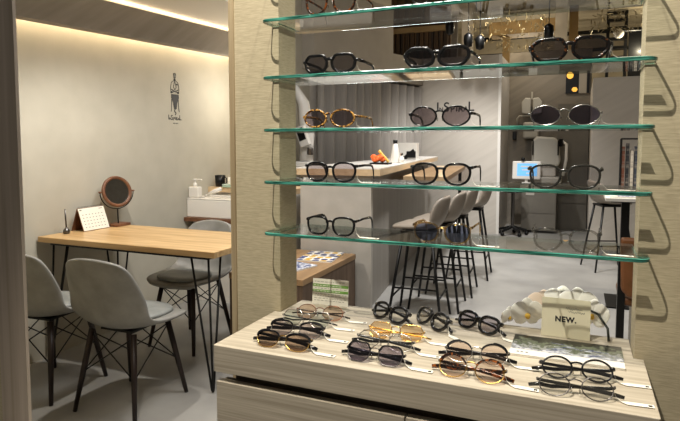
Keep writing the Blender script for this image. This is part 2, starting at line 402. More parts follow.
# ------------------------------------------------------------------ display bench
XL, XR = -.726, .116
def tee(yf, yb, el=-.745, er=.135, rad=.004):
    a = [(el + rad * (1 - math.sin(t)), yf + rad * (1 - math.cos(t))) for t in [PI / 2 * k / 7 for k in range(8)]][::-1]
    c = [(er - rad * (1 - math.cos(t)), yf + rad * (1 - math.sin(t))) for t in [PI / 2 * k / 7 for k in range(8)]][::-1]
    return [*a[::-1][::-1], *c,  (er, YP - .001), (XR, YP - .001), (XR, yb), (XL, yb), (XL, YP - .001), (el, YP - .001)]
bench = thing('display_bench', 'pale wood display bench with drawers set between the pillars', 'display bench', (-.305, 1.2, 0))
T0 = Matrix.Translation((.305, -1.2, 0))
MB().prism(tee(1.031, 1.435), .818, .879, mtx=T0).build('worktop', M['bench'], bench, bevel=.0015)
B(-.715, .105, 1.075, 1.30, 0, .818, mtx=T0).build('carcass', M['dark_gap'], bench)
for x0, x1 in ((-.739, -.3015), (-.2985, .131)):
    B(x0, x1, 1.033, 1.053, .08, .796, mtx=T0).build('drawer', M['bench'], bench, bevel=.001)
    B(x0 + .002, x1 - .002, 1.0535, 1.075, .09, .79, mtx=T0).build('drawer_box', M['dark_gap'], bench)

# ------------------------------------------------------------------ glass shelves
SZ = [1.098, 1.230, 1.362, 1.493, 1.634, 1.772]
SL = ['lowest', 'second lowest', 'third from bottom', 'third from top', 'second from top', 'topmost']
SLAB = ['lowest clear glass shelf, carrying the crystal frames', 'clear glass shelf second from the bottom, carrying black panto frames',
        'clear glass shelf third from the bottom, carrying small oval sunglasses', 'clear glass shelf carrying three chunky dark sunglasses',
        'highest clear glass shelf seen in the picture, cut by its top edge', 'clear glass shelf just above the picture, casting curved shadows on the pillars']
def bevelled(b, P, z0, z1, c):
    n = len(P); A = []
    for i in range(n):
        p = Vector(P[i]); d0 = (p - Vector(P[i - 1])).normalized(); d1 = (Vector(P[(i + 1) % n]) - p).normalized()
        n0 = Vector((-d0.y, d0.x)); n1 = Vector((-d1.y, d1.x)); m = (n0 + n1) / max(.3, 1 + n0.dot(n1))
        A.append(p + m * c)
    sgn = sum(P[i][0] * P[(i + 1) % n][1] - P[(i + 1) % n][0] * P[i][1] for i in range(n))
    if sgn < 0: A = [Vector(P[i]) * 2 - A[i] for i in range(n)]
    R = [[b.bm.verts.new((q[0], q[1], z)) for q in Q] for Q, z in ((A, z0), (P, z0 + .0014), (P, z1 - .0014), (A, z1))]
    b._f(list(reversed(R[0]))); b._f(R[3]); b.mi = 1
    for k in range(3):
        for i in range(n): b._f([R[k][i], R[k][(i + 1) % n], R[k + 1][(i + 1) % n], R[k + 1][i]])
for z, lb in zip(SZ, SLAB):
    b = MB(); bevelled(b, tee(1.245, 1.425, rad=.022), z - .0042, z + .0042, .0024)
    for f in b.bm.faces:
        f.normal_update()
        if abs(f.normal.z) < .98 and min(v.co.y for v in f.verts) > YP - .003: f.material_index = 2
    o = b.build('glass_shelf', [M['shelf_face'], M['shelf_edge'], M['shelf_back']])
    tag(o, lb, 'shelf', 'glass shelves between the pillars')

# ------------------------------------------------------------------ eyeglasses
def chaikin(p, k=1):
    for _ in range(k):
        q = []
        for i in range(len(p)):
            a, b = Vector(p[i]), Vector(p[(i + 1) % len(p)])
            q += [a * .89 + b * .11, a * .11 + b * .89]
        p = q
    return p
def resample(p, n):
    p = [Vector(q) for q in p]; L = [0]
    for i in range(len(p)): L.append(L[-1] + (p[(i + 1) % len(p)] - p[i]).length)
    out = []; j = 0
    for k in range(n):
        t = L[-1] * k / n
        while L[j + 1] < t: j += 1
        f = (t - L[j]) / max(1e-9, L[j + 1] - L[j])
        out.append(p[j].lerp(p[(j + 1) % len(p)], f))
    return out
POLY = {'octagon': [(-.5, .16), (-.34, .5), (.34, .5), (.5, .16), (.44, -.26), (.24, -.5), (-.24, -.5), (-.44, -.26)],
        'geo': [(-.5, .10), (-.36, .5), (.28, .5), (.52, .20), (.48, -.12), (.26, -.5), (-.30, -.5), (-.48, -.2)],
        'cat': [(-.5, .05), (-.30, .46), (.30, .5), (.5, .30), (.52, -.05), (.30, -.46), (-.2, -.5), (-.46, -.3)]}
def outline(shape, w, h, n=40):
    if shape in POLY: p = chaikin([(x * w, z * h) for x, z in POLY[shape]])
    else:
        e, tap = {'round': (2, 0), 'oval': (1.9, 0), 'panto': (2.45, .12), 'soft': (2.75, .11), 'brow': (2.8, .12)}[shape]
        p = []
        for i in range(72):
            t = 2 * PI * i / 72; c, s_ = math.cos(t), math.sin(t)
            x = math.copysign(abs(c) ** (2 / e), c) * w / 2; z = math.copysign(abs(s_) ** (2 / e), s_) * h / 2
            p.append((x * (1 + tap * z / (h / 2)), z))
    p = resample(p, n)
    if p[0].cross(p[1]) < 0: p.reverse()
    return p
def normals(p):
    n = len(p); out = []
    for i in range(n):
        d = (p[(i + 1) % n] - p[i - 1]).normalized(); out.append(Vector((d.y, -d.x)))
    return out
WRAP = .9
TILT = math.radians(35)
def eyewear(loc, yaw, label, st, folded, group, tagged=1):
    cat = 'sunglasses' if st.get('sun') else 'eyeglasses'
    root = thing(cat, label, cat, loc, math.radians(yaw), group)
    w, h, dbl, t, d = st['w'], st['h'], st.get('dbl', .021), st.get('t', .004), st.get('d', .0042)
    metal = st.get('metal', False)
    rt = .0011 if metal else t
    cz = h / 2 + rt; cxx = dbl / 2 + w / 2
    W = lambda x, y, z: Vector((x, y + WRAP * x * x, z))
    O = outline(st['shape'], w, h)
    fm, lm, tm = M[st['f']], M[st['l']], M[st.get('tm', st['f'])]
    fr = MB()
    for s in (-1, 1):
        P = [Vector((s * p.x, p.y)) for p in O]
        N = [Vector((s * q.x, q.y)) for q in normals(O)]
        sec = [(math.cos(a) * .0011 + .0004, math.sin(a) * .0011) for a in [2 * PI * k / 6 for k in range(6)]] if metal else \
              [(-.0004, -d * .3), (t * .2, -d / 2), (t * .8, -d / 2), (t, -d * .2), (t, d * .4), (t * .7, d / 2), (-.0004, d / 2)]
        R = [[W(s * cxx + p.x + n.x * o, y, cz + p.y + n.y * o) for o, y in sec] for p, n in zip(P, N)]
        fr.rings(R, loop=True)
        lb = MB()
        ins = .0002
        f = [W(s * cxx + p.x + n.x * ins, -.0005, cz + p.y + n.y * ins) for p, n in zip(P, N)]
        k = [q + Vector((0, .0012, 0)) for q in f]
        lb.rings([f, k])
        lb.build('lens', lm, root)
        if st.get('brow'):
            bb = MB(); rows = []
            idx = [i for i in range(len(P)) if P[i].y > h * .10]
            # order the upper arc from one side to the other
            idx.sort(key=lambda i: math.atan2(P[i].y, P[i].x))
            for i in idx:
                p, n = P[i], N[i]
                e = math.sin(min(1, max(0, (p.y - h * .10) / (h * .2))) * PI / 2) * .5 + .5
                outer = (s * p.x > 0)
                tt = st.get('bt', .0034) * e * (1.25 if outer else .7)
                rows.append([W(s * cxx + p.x + n.x * o, y, cz + p.y + n.y * o) for o, y in ((-.001, -.003), (tt, -.003), (tt, .002), (-.001, .002))])
            bb.rings(rows)
            bb.build('brow_bar', M[st['brow']], root)
        # nose pad
        MB().ball((s * dbl * .36, .0065, cz - h * .16), .0042, 6, (.5, .5, 1.1)).build('nose_pad', M['crystal'], root, smooth=True)
    # bridge
    bw = dbl / 2 + .0015
    bz = cz + h * st.get('bz', .22)
    zr = .0012 if metal else t * .62
    fr.tube([W(-bw, 0, bz), W(-bw * .5, 0, bz + .0028), W(0, 0, bz + .0036), W(bw * .5, 0, bz + .0028), W(bw, 0, bz)], zr, 8, r2=(.0012 if metal else d * .45))
    if st.get('double'):
        fr.tube([W(-bw * 1.6, 0, bz + h * .26), W(0, 0, bz + h * .28), W(bw * 1.6, 0, bz + h * .26)], .0011, 6)
    hx = cxx + w / 2 + rt + .0025
    hz = cz + h * st.get('hz', .36 if st['shape'] in ('panto', 'soft') else .2)
    for s in (-1, 1):
        fr.tube([W(s * (cxx + w / 2), 0, hz - .0006), W(s * (hx - .001), .0008, hz), W(s * hx, .005, hz)], .0011 if metal else .0038, 6, r2=.0011 if metal else .0026)
    fr.build('front_frame', fm, root, smooth=True)
    y0 = WRAP * hx * hx + .005
    th = st.get('th', .0018 if metal else .0032)
    for s in (-1, 1):
        if not folded:
            pts = [(s * hx, y0, hz), (s * (hx + .001), .05, hz + .0005), (s * (hx + .001), .098, hz - .001), (s * hx, .112, hz - .005), (s * (hx - .001), .122, hz - .014), (s * (hx - .002), .129, .0035)]
            rr = [th, th * .9, th * 1.05, th * 1.1, th * 1.1, th * .8]
        else:
            a = y0 + (.004 if s < 0 else .0105)
            lo = (.004 + a * math.sin(TILT)) / math.cos(TILT)
            e1 = max(lo + .004, hz - .016); e2 = max(lo, hz - .024)
            pts = [(s * hx, y0, hz), (s * (hx - .008), a, hz - .0005), (0, a + .001, hz - .004), (-s * hx * .62, a + .001, hz - .008), (-s * hx * .95, a, e1), (-s * (hx + .015), a - .002, e2)]
            rr = [th, th, th * 1.0, th * 1.2, th * 1.25, th * 1.0]
        k = MB().tube(pts, rr, 8, r2=[q * .55 for q in rr]).build('temple', tm, root, smooth=True)
        MB().box(s * hx - .0018, s * hx + .0018, y0 - .002, y0 + .002, hz - .0022, hz + .0022).build('hinge', M['silver'], k)
    if folded:
        for ch in list(root.children_recursive):
            if ch.parent == root:
                ch.data.transform(Matrix.Translation((0, 0, .002)) @ Matrix.Rotation(-TILT, 4, 'X'))
                for g in ch.children: g.data.transform(Matrix.Translation((0, 0, .002)) @ Matrix.Rotation(-TILT, 4, 'X'))
    if tagged:
        L = .042
        y1 = .014 if folded else .002
        pts = [(hx - .002, y1 + .004, hz * .55), (hx + .002, y1 + .001, hz * .22), (hx + .010, y1 - .002, .0014), (hx + .018, y1 - .004, .0010), (hx + .018 + L, y1 - .005, .0010)]
        tb = MB(); hw = [.0006, .0008, .0022, .0062, .0062]
        rows = [[(x, y - q, z), (x, y + q, z), (x, y + q, z + .0005), (x, y - q, z + .0005)] for (x, y, z), q in zip(pts, hw)]
        tb.rings(rows)
        pt = tb.build('price_tag', M['paper'], root)
        x, y, z = pts[-1]
        MB().box(x - .009, x - .003, y - .003, y + .003, z + .0006, z + .0008).build('printed_mark', M['ink'], pt)
    return root

GS = 'eyewear standing open on the glass shelves'
GB = 'folded eyewear lying on the wood bench'
YG = 1.262
def zt(i): return SZ[i] + .0044
def S_(i, x, yaw, label, **st): eyewear((x, YG, zt(i)), yaw, label, st, False, GS)
S_(4, -.560, 0, 'tortoiseshell round eyeglasses at left end of the highest shelf in view', shape='panto', w=.050, h=.044, dbl=.022, t=.0048, f='tort', l='l_light')
S_(4, -.300, 0, 'black round eyeglasses in the middle of the highest shelf, cut by picture top', shape='round', w=.049, h=.046, dbl=.022, t=.0035, f='blackpl', l='l_light')
S_(3, -.562, 0, 'black geometric sunglasses, left on the shelf of three chunky sunglasses', shape='octagon', w=.055, h=.035, dbl=.017, th=.0042, t=.0062, d=.006, f='blackpl', l='l_gray', sun=1, hz=.18)
S_(3, -.301, 0, 'glossy black wide sunglasses with curved outer corners in the shelf middle', shape='cat', w=.059, h=.035, dbl=.017, th=.0045, t=.0072, d=.006, f='blackpl', l='l_dark', sun=1, hz=.2)
S_(3, -.025, 0, 'dark tortoiseshell angular sunglasses, right on the chunky sunglasses shelf', shape='geo', w=.061, h=.036, dbl=.018, th=.0045, t=.0068, d=.006, f='tortdk', l='l_dark', sun=1, hz=.2)
S_(2, -.564, 0, 'amber tortoiseshell oval sunglasses with grey lenses', shape='oval', w=.056, h=.038, dbl=.016, t=.0042, f='tortamb', l='l_mauve', sun=1, hz=.12)
S_(2, -.292, 0, 'thin black oval sunglasses in front of the wall lettering', shape='oval', w=.057, h=.040, dbl=.017, t=.0036, f='blackpl', l='l_mauve', sun=1, hz=.14)
S_(2, -.031, 0, 'silver metal oval sunglasses with purple grey lenses', shape='oval', w=.058, h=.040, dbl=.017, metal=True, f='silver', l='l_sil', sun=1, tm='silver', hz=.1)
S_(1, -.560, 0, 'black panto sunglasses with faint brown lenses, above the light-lens black pair', shape='panto', w=.052, h=.041, dbl=.020, t=.0048, f='blackpl', l='l_vio', sun=1)
S_(1, -.288, 0, 'black panto sunglasses in front of the counter end, with tortoise temples', shape='panto', w=.053, h=.042, dbl=.020, t=.0050, f='blackpl', l='l_ash', sun=1, tm='tortdk')
S_(1, -.028, 0, 'smoky grey panto eyeglasses in front of the tablet screen', shape='panto', w=.055, h=.043, dbl=.020, t=.0044, f='smoke', l='l_pale')
S_(0, -.560, 0, 'black squarish eyeglasses with pale green lenses on the lowest shelf', shape='soft', w=.050, h=.039, dbl=.019, t=.0046, f='blackpl', l='l_green')
S_(0, -.284, 0, 'clear yellow sunglasses with blue grey lenses on the lowest shelf', shape='panto', w=.051, h=.040, dbl=.020, t=.0042, f='crysyel', l='l_blue', sun=1)
S_(0, -.022, 0, 'crystal clear eyeglasses at right end of the lowest shelf', shape='panto', w=.050, h=.042, dbl=.021, t=.0040, f='crystal', l='l_light')
ZB = .8795
def F_(x, y, yaw, label, **st): eyewear((x, y, ZB), yaw, label, st, True, GB, st.pop('tagged', 1))
F_(-.591, 1.060, 0, 'browline sunglasses with brown lenses and gold rims nearest the bench left corner', shape='panto', w=.054, h=.035, dbl=.019, metal=True, f='gold', l='l_brown', brow='blackpl', tm='blackpl', th=.0037, sun=1)
F_(-.598, 1.141, 4, 'black browline sunglasses with grey lenses, second from front in the left row', shape='panto', w=.054, h=.035, dbl=.020, metal=True, f='gun', l='l_vio', brow='blackpl', tm='blackpl', th=.0037, sun=1)
F_(-.610, 1.217, 6, 'silver rimmed octagonal glasses with pale lenses, third in the left row', shape='octagon', w=.051, h=.038, dbl=.020, metal=True, f='silver', l='l_green', tm='blackpl')
F_(-.600, 1.277, 8, 'bronze rimmed round sunglasses with tan lenses in front of the green sign', shape='round', w=.051, h=.038, dbl=.019, metal=True, f='pinkgold', l='l_tea', tm='tortdk', sun=1)
F_(-.378, 1.062, -1, 'black rimmed angular sunglasses with purple grey lenses, front of the middle row', shape='octagon', w=.051, h=.038, dbl=.018, metal=True, f='gun', l='l_purple', tm='blackpl', th=.0034, sun=1, brow='blackpl', bt=.0022)
F_(-.383, 1.141, 0, 'thin silver round glasses with faint grey lenses, middle of the middle row', shape='round', w=.051, h=.039, dbl=.022, metal=True, f='silver', l='l_light', tm='blackpl', th=.003)
F_(-.378, 1.212, 3, 'gold octagonal sunglasses with amber lenses in the middle row', shape='octagon', w=.053, h=.037, dbl=.020, metal=True, f='gold', l='l_amber', tm='gold', sun=1)
F_(-.441, 1.338, -28, 'chunky black glasses left in the back row beside the green sign', shape='panto', w=.044, h=.034, dbl=.018, t=.0064, d=.006, f='blackpl', l='l_light', tagged=0)
F_(-.333, 1.334, -40, 'chunky black round glasses, middle of the three along the bench back', shape='panto', w=.044, h=.034, dbl=.018, t=.0064, d=.006, f='blackpl', l='l_light')
F_(-.221, 1.346, -28, 'chunky black glasses right in the back row, left of the white orchid', shape='panto', w=.044, h=.034, dbl=.018, t=.0064, d=.006, f='blackpl', l='l_vio')
F_(-.183, 1.143, 5, 'black browline glasses with silver bridge and clear pink lenses', shape='round', w=.052, h=.041, dbl=.018, metal=True, f='silver', l='l_pink', brow='blackpl', tm='blackpl', th=.0037)
F_(-.181, 1.057, -2, 'tortoiseshell browline sunglasses with gold rims, front of the centre right pair', shape='round', w=.052, h=.041, dbl=.018, metal=True, f='gold', l='l_pink', brow='tort', tm='tort', th=.0037, sun=1)
F_(.008, 1.135, 6, 'black round eyeglasses with clear lenses in front of the booklet', shape='round', w=.051, h=.038, dbl=.020, t=.0030, f='blackpl', l='l_light')
F_(.006, 1.052, 5, 'thin gunmetal round eyeglasses nearest the bench right corner', shape='round', w=.051, h=.039, dbl=.020, metal=True, f='gun', l='l_light', tm='smoke', th=.0032)

# ------------------------------------------------------------------ cards and booklet on the bench
cd = thing('new_card', 'square cream card reading NEW standing at the bench back', 'card', (-.0195, 1.384, ZB), math.radians(-1))
TL = Matrix.Rotation(math.radians(-6), 4, 'X')
B(-.0525, .0525, 0, .0016, .0002, .090, mtx=TL).build('card_front', M['cream'], cd)
B(-.050, .050, .0, .0016, .0005, .07, mtx=Matrix.Translation((0, .030, 0)) @ Matrix.Rotation(math.radians(18), 4, 'X')).build('card_support', M['cream'], cd)
text_mesh('printed_word', 'NEW.', .0170, M['ink'], cd, TL @ Matrix.Translation((.000, -.0004, .042)) @ RX90, .0002, spacing=1.12, bold=.0007)
b = MB()
for r_, (xs, zs) in enumerate(((.004, .068), (.009, .061))):
    pts = [(xs - .004 + i * .0010, -.0005, zs + .0022 * math.sin(i * 1.25 + r_) + .0011 * math.sin(i * .37)) for i in range(36)]
    b.tube([TL @ Vector(p) for p in pts], .0004, 4)
b.build('handwritten_line', M['greyink'], cd)
gs = thing('green_sign', 'small white leaflet with two green bands standing behind the left glasses', 'sign', (-.628, 1.412, ZB), math.radians(3))
B(-.053, .053, 0, .001, .0002, .072, mtx=TL).build('leaflet_sheet', M['paper'], gs)
for z0, z1 in ((.050, .0575), (.035, .042)):
    B(-.0525, .0525, -.0006, 0, z0, z1, mtx=TL).build('green_band', M['green'], gs)
b = MB()
for z in (.064, .0455, .030, .025, .018, .012):
    x = -.047
    while x < .044:
        l = random.uniform(.003, .010)
        b.box(x, min(x + l, .048), -.0004, 0, z - .0006, z + .0006, mtx=TL); x += l + .003
b.build('printed_line', M['palink'], gs)
b = MB()
for z in (.0537, .0385):
    x = -.05
    while x < .03:
        l = random.uniform(.004, .009); b.box(x, x + l, -.0009, -.0006, z - .0009, z + .0009, mtx=TL); x += l + .0025
b.build('white_lettering', M['paper'], gs)
B(-.045, .045, 0, .001, .0004, .060, mtx=Matrix.Translation((0, .016, 0)) @ Matrix.Rotation(math.radians(10), 4, 'X')).build('stand', M['paper'], gs)
bk = thing('booklet', 'glossy photo booklet with a white strip lying under the NEW card', 'booklet', (-.015, 1.288, ZB), math.radians(0))
B(-.112, .110, -.062, .066, 0, .004).build('pages', M['paper'], bk)
B(-.1125, .1105, -.028, .0665, .0041, .0047).build('cover_photo', M['magphoto'], bk)
B(-.1125, .1105, -.0625, -.0285, .0041, .0046).build('cover_strip', M['white'], bk)
for x in (-.098, -.09, -.08): B(x, x + .005, -.048, -.044, .0047, .0049).build('printed_mark', M['ink'], bk)
b = MB()
for i in range(26):
    x = random.uniform(-.03, .075); y = random.uniform(-.028, .035); a = random.uniform(-.4, .4)
    b.box(-.012, .012, -.0012, .0012, .0048, .0050, mtx=Matrix.Translation((x, y, 0)) @ Matrix.Rotation(a, 4, 'Z'))
b.build('photo_detail', [M['blueprint']], bk)

# orchid spray lying along the back of the bench
oc = thing('orchid_spray', 'white orchid flower spray lying behind the NEW card', 'orchid', (.02, 1.415, ZB))
sp = [(.052, -.03, .004), (.05, -.012, .028), (.03, .012, .052), (0, .03, .060), (-.05, .035, .055), (-.10, .03, .045), (-.16, .02, .028)]
MB().tube(sp, .0028, 8).build('stem', M['stem'], oc, smooth=True)
def petal(b, c, mtx, L, wd):
    rows = []
    for i in range(9):
        v = i / 8
        hw = wd * (.2, .5, .78, .95, 1.0, .98, .86, .62, .2)[i]
        rows.append([mtx @ Vector((hw * u, -.006 * v + .008 * v * v + .003 * u * u - .001, L * v)) + Vector(c) for u in (-1, -.6, -.2, .2, .6, 1)])
    b.rings(rows, closed=False)
def flower(c, rz, rx, s, m=None):
    fm = Matrix.Rotation(rz, 3, 'Z') @ Matrix.Rotation(rx, 3, 'X')
    b = MB()
    for a, L, wd in ((0, .037, .016), (2.3, .034, .015), (-2.3, .034, .015)):
        petal(b, c, fm @ Matrix.Rotation(a, 3, 'Y'), L * s, wd * s)
    for a in (1.25, -1.25):
        petal(b, Vector(c) + fm @ Vector((0, -.003, 0)), fm @ Matrix.Rotation(a, 3, 'Y'), .040 * s, .024 * s)
    o = b.build('flower', m or M['petal'], oc, smooth=True, solid=.0008, subsurf=1)
    k = MB(); k.ball(Vector(c) + fm @ Vector((0, -.006 * s, -.005 * s)), .006 * s, 8, (1, .8, 1.2)); k.build('flower_lip', M['yellow'], o, smooth=True)
flower((-.128, .012, .036), .42, .05, 1.05)
flower((-.172, .026, .020), .9, .2, .7, M['petal'])
flower((-.088, .040, .050), .2, -.5, 1.15, M['petalpink'])
flower((-.050, .044, .058), -.1, -.35, 1.25)
flower((-.014, .040, .060), .1, -.3, 1.2)
flower((.020, .026, .046), -.5, -.15, 1.0)

# ------------------------------------------------------------------ dining table, chairs
TX0, TX1, TY0, TY1, TZ = -3.005, -1.725, 2.41, 3.015, .765
tb = thing('dining_table', 'honey coloured wood table on black hairpin legs by the left wall', 'table', (-2.365, 2.71, 0))
TT = Matrix.Translation((2.365, -2.71, 0))
B(TX0, TX1, TY0, TY1, TZ - .033, TZ, mtx=TT).build('tabletop', M['table'], tb, bevel=.003)
b = MB()
b.box(TX0 + .07, TX1 - .06, TY0 + .03, TY0 + .06, TZ - .050, TZ - .033, mtx=TT); b.box(TX0 + .07, TX1 - .06, TY1 - .06, TY1 - .03, TZ - .050, TZ - .033, mtx=TT)
b.box(TX0 + .07, TX0 + .10, TY0 + .0601, TY1 - .0601, TZ - .050, TZ - .033, mtx=TT); b.box(TX1 - .09, TX1 - .06, TY0 + .0601, TY1 - .0601, TZ - .050, TZ - .033, mtx=TT)
b.build('under_frame', M['black'], tb)
for sx in (-1, 1):
    for sy in (-1, 1):
        cx_ = (TX1 - .07 if sx > 0 else TX0 + .08) + 2.365; cy_ = (TY1 - .045 if sy > 0 else TY0 + .045) - 2.71
        zt_ = TZ - .05
        b = MB()
        foot = Vector((cx_ + sx * .03, cy_ + sy * .02, .008))
        for ox, oy in ((0, 0), (-sx * .11, 0), (0, -sy * .11)):
            tp = Vector((cx_ + ox, cy_ + oy, zt_)); e = Vector((ox, oy, 0)) * .12
            b.tube([tp, foot + e + Vector((0, 0, .05)), foot + e * .6 + Vector((0, 0, .012)), foot], .006, 8)
        b.build('hairpin_leg', M['black'], tb, smooth=True)

def shell(prof, halfw, curve_z, curve_y, nu=9):
    rows = []
    for i, (y, z) in enumerate(prof):
        r = []
        for k in range(nu):
            u = -1 + 2 * k / (nu - 1)
            r.append((halfw[i] * u, y + curve_y[i] * abs(u) ** 2.2, z + curve_z[i] * abs(u) ** 2.2))
        rows.append(r)
    return rows
def make_chair(label):
    t = thing('dining_chair', label, 'chair', (0, 0, 0), 0, 'grey dining chairs around the table')
    prof = [(.235, .418), (.225, .438), (.15, .442), (.04, .432), (-.07, .425), (-.145, .436), (-.185, .47), (-.205, .54), (-.225, .62), (-.243, .70), (-.256, .765), (-.26, .795)]
    hw = [.175, .205, .235, .245, .245, .245, .245, .24, .228, .21, .185, .14]
    cz_ = [.0, .005, .012, .025, .045, .06, .055, .03, .01, .0, -.008, -.02]
    cy_ = [-.05, -.03, 0, 0, .0, .015, .04, .06, .06, .05, .035, .025]
    MB().rings(shell(prof, hw, cz_, cy_, 11), closed=False).build('seat_shell', M['leather'], t, smooth=True, solid=.024, subsurf=2)
    b = MB()
    pts = [Vector((.175 * math.copysign(abs(math.cos(a)) ** .8, math.cos(a)), .055 + .15 * math.copysign(abs(math.sin(a)) ** .8, math.sin(a)), 0)) for a in [2 * PI * k / 28 for k in range(28)]]
    R = []
    for f, z in ((.85, .450), (.98, .456), (1.0, .466), (.96, .474), (.7, .478), (.05, .479)):
        R.append([Vector((p.x * f, .055 + (p.y - .055) * f, z)) for p in pts])
    b.rings(R); b.build('seat_cushion', M['cushion'], t, smooth=True)
    L = {}
    for sx in (-1, 1):
        for sy in (-1, 1):
            a = Vector((sx * .13, sy * .125 + .0, .408)); f = Vector((sx * .188, sy * .195, 0.0)); L[sx, sy] = (a, f)
            MB().tube([a, a.lerp(f, .5), f + Vector((0, 0, .001))], [.0155, .0145, .0105], 10).build('leg', M['darkleg'], t, smooth=True)
    b = MB()
    def at(k, f): return L[k][0].lerp(L[k][1], f)
    ring = [(-1, -1), (1, -1), (1, 1), (-1, 1)]
    for i in range(4):
        p, q = ring[i], ring[(i + 1) % 4]
        b.tube([at(p, .04), at(q, .52)], .0035, 6); b.tube([at(q, .04), at(p, .52)], .0035, 6)
    b.build('wire_brace', M['black'], t, smooth=True)
    MB().box(-.10, .10, -.10, .10, .400, .410).build('seat_plate', M['black'], t)
    return t
c0 = make_chair('grey leather chair in front of the table, its whole back in view')
c0.location = (-2.09, 2.195, 0); c0.rotation_euler.z = math.radians(1)
c1 = copy_tree(c0); c1.location = (-2.635, 2.175, 0); c1.rotation_euler.z = math.radians(4); c1['label'] = 'grey leather chair half hidden behind the left door jamb'
c2 = copy_tree(c0); c2.location = (-2.36, 3.03, 0); c2.rotation_euler.z = math.radians(180 - 4); c2['label'] = 'grey leather chair behind the table, seat facing the viewer'

# things on the table
cal = thing('desk_calendar', 'white tent desk calendar on the wood table', 'calendar', (-2.945, 2.76, TZ))
A = math.radians(20)
mF = Matrix.Translation((.055, 0, .001)) @ Matrix.Rotation(-A, 4, 'Y')
mB = Matrix.Translation((-.055, 0, .001)) @ Matrix.Rotation(A, 4, 'Y')
B(-.003, 0, -.107, .107, 0, .155, mtx=mF).build('board', M['brownwood'], cal)
B(0.0002, .002, -.105, .105, .003, .152, mtx=mF).build('page', M['paper'], cal)
B(0, .003, -.107, .107, 0, .155, mtx=mB).build('board', M['brownwood'], cal)
b = MB()
for r_ in range(5):
    for c_ in range(7): b.box(.0021, .0024, -.085 + c_ * .026, -.075 + c_ * .026, .022 + r_ * .021, .026 + r_ * .021, mtx=mF)
b.box(.0021, .0024, .06, .09, .138, .142, mtx=mF); b.box(.0021, .0024, -.095, -.08, .136, .144, mtx=mF)
b.build('printed_date', M['greyink'], cal)
b = MB()
for i in range(20): b.tube([Vector((0, -.095 + i * .01, .150)) + Vector((.006 * math.cos(a), 0, .006 * math.sin(a))) for a in [2 * PI * k / 8 for k in range(8)]], .0006, 5, closed=True)
b.build('wire_binding', M['gun'], cal)
ps = thing('pen_stand', 'small metal ball pen stand with upright pen left of the calendar', 'pen stand', (-2.93, 2.555, TZ))
MB().lathe([(.001, 0), (.016, .002), (.021, .012), (.019, .025), (.010, .036), (.006, .042), (.001, .043)], n=20).build('base', M['gun'], ps, smooth=True)
MB().tube([(0, 0, .038), (-.004, 0, .10), (-.006, 0, .155)], [.0045, .005, .004], 8).build('pen', M['gun'], ps, smooth=True)
mr = thing('table_mirror', 'round wood framed mirror on a stand at the table back', 'mirror', (-2.90, 2.955, TZ))
MB().prism([(-.05, -.065), (.05, -.065), (.05, .065), (-.05, .065)], 0, .018).build('base', M['brownwood'], mr, bevel=.003)
cM = Vector((0, -.005, .235))
nd = Vector((1.04, -.31, .26)).normalized()
qz = nd.to_track_quat('Z', 'Y').to_matrix()
MB().lathe([(.103, -.012), (.106, -.004), (.104, .010), (.094, .013), (.086, .008), (.086, -.010)], cM, 40, qz).rings([], ) if 0 else None
b = MB(); prof = [(.104, -.010), (.108, 0), (.104, .011), (.094, .012), (.086, .006), (.086, -.010)]
b.rings([[cM + qz @ Vector((r * math.cos(2 * PI * k / 40), r * math.sin(2 * PI * k / 40), z)) for r, z in prof] for k in range(40)], loop=True)
b.build('mirror_frame', M['brownwood'], mr, smooth=True)
MB().lathe([(.0865, -.006), (.0865, .002), (.001, .002)], cM, 40, qz).build('mirror_glass', M['mirror'], mr)
side = Vector((.36, .98, 0)).normalized()
arc = [cM + side * (.117 * math.cos(a)) + Vector((0, 0, .117 * math.sin(a))) for a in [PI + PI * k / 16 for k in range(17)]]
MB().tube(arc, .0035, 8).build('fork', M['black'], mr, smooth=True)
MB().tube([(0, 0, .018), (0, -.003, .118)], .0045, 8).build('post', M['black'], mr, smooth=True)
for s in (-1, 1): MB().tube([cM + side * s * .104, cM + side * s * .124], .006, 8).build('pivot_knob', M['brownwood'], mr, smooth=True)

# ------------------------------------------------------------------ sink corner
sk = thing('wash_basin', 'white rectangular wash basin with wood ledges at the left wall', 'basin', (-2.6, 3.84, 0))
b = MB(); b.box(-.415, .4, 0, .30, .715, .86); b.box(-.415, .4, 0, .02, .86, .875); b.box(-.415, -.395, .02, .30, .86, .875); b.box(.38, .4, .02, .30, .86, .875); b.box(-.395, .38, .28, .30, .86, .875)
b.build('basin', M['white'], sk, bevel=.006)
B(-.418, .42, -.04, .30, .683, .714).build('wood_ledge', M['brownwood'], sk)
B(-.40, .40, .06, .30, 0, .682).build('cabinet', M['offwhite'], sk)
B(-.418, .42, .301, .67, .90, .945).build('back_ledge', M['counterwood'], sk)
B(-.418, .42, .33, .67, 0, .899).build('back_box', M['offwhite'], sk)
pb = thing('pump_bottle', 'white pump bottle on the left rim of the wash basin', 'bottle', (-2.962, 3.885, .8755))
b = MB(); b.box(-.05, .05, -.03, .03, 0, .09); b.build('bottle_body', M['white'], pb, bevel=.01)
MB().lathe([(.018, .09), (.018, .115), (.008, .118), (.008, .14), (.016, .142), (.016, .155), (.001, .156)], n=16).build('pump_head', M['white'], pb, smooth=True)
MB().tube([(0, 0, .148), (.06, 0, .15), (.07, 0, .143)], .006, 8).build('spout', M['white'], pb, smooth=True)
tr = thing('spray_arm_bottle', 'white bottle lying slanted across the basin rim', 'bottle', (-2.86, 3.92, .8755))
MB().tube([(0, 0, .022), (.06, 0, .05), (.13, 0, .075)], [.014, .018, .016], 10).build('bottle_body', M['white'], tr, smooth=True)
MB().tube([(-.03, 0, .012), (0, 0, .022)], [.008, .01], 8).build('nozzle', M['white'], tr, smooth=True)
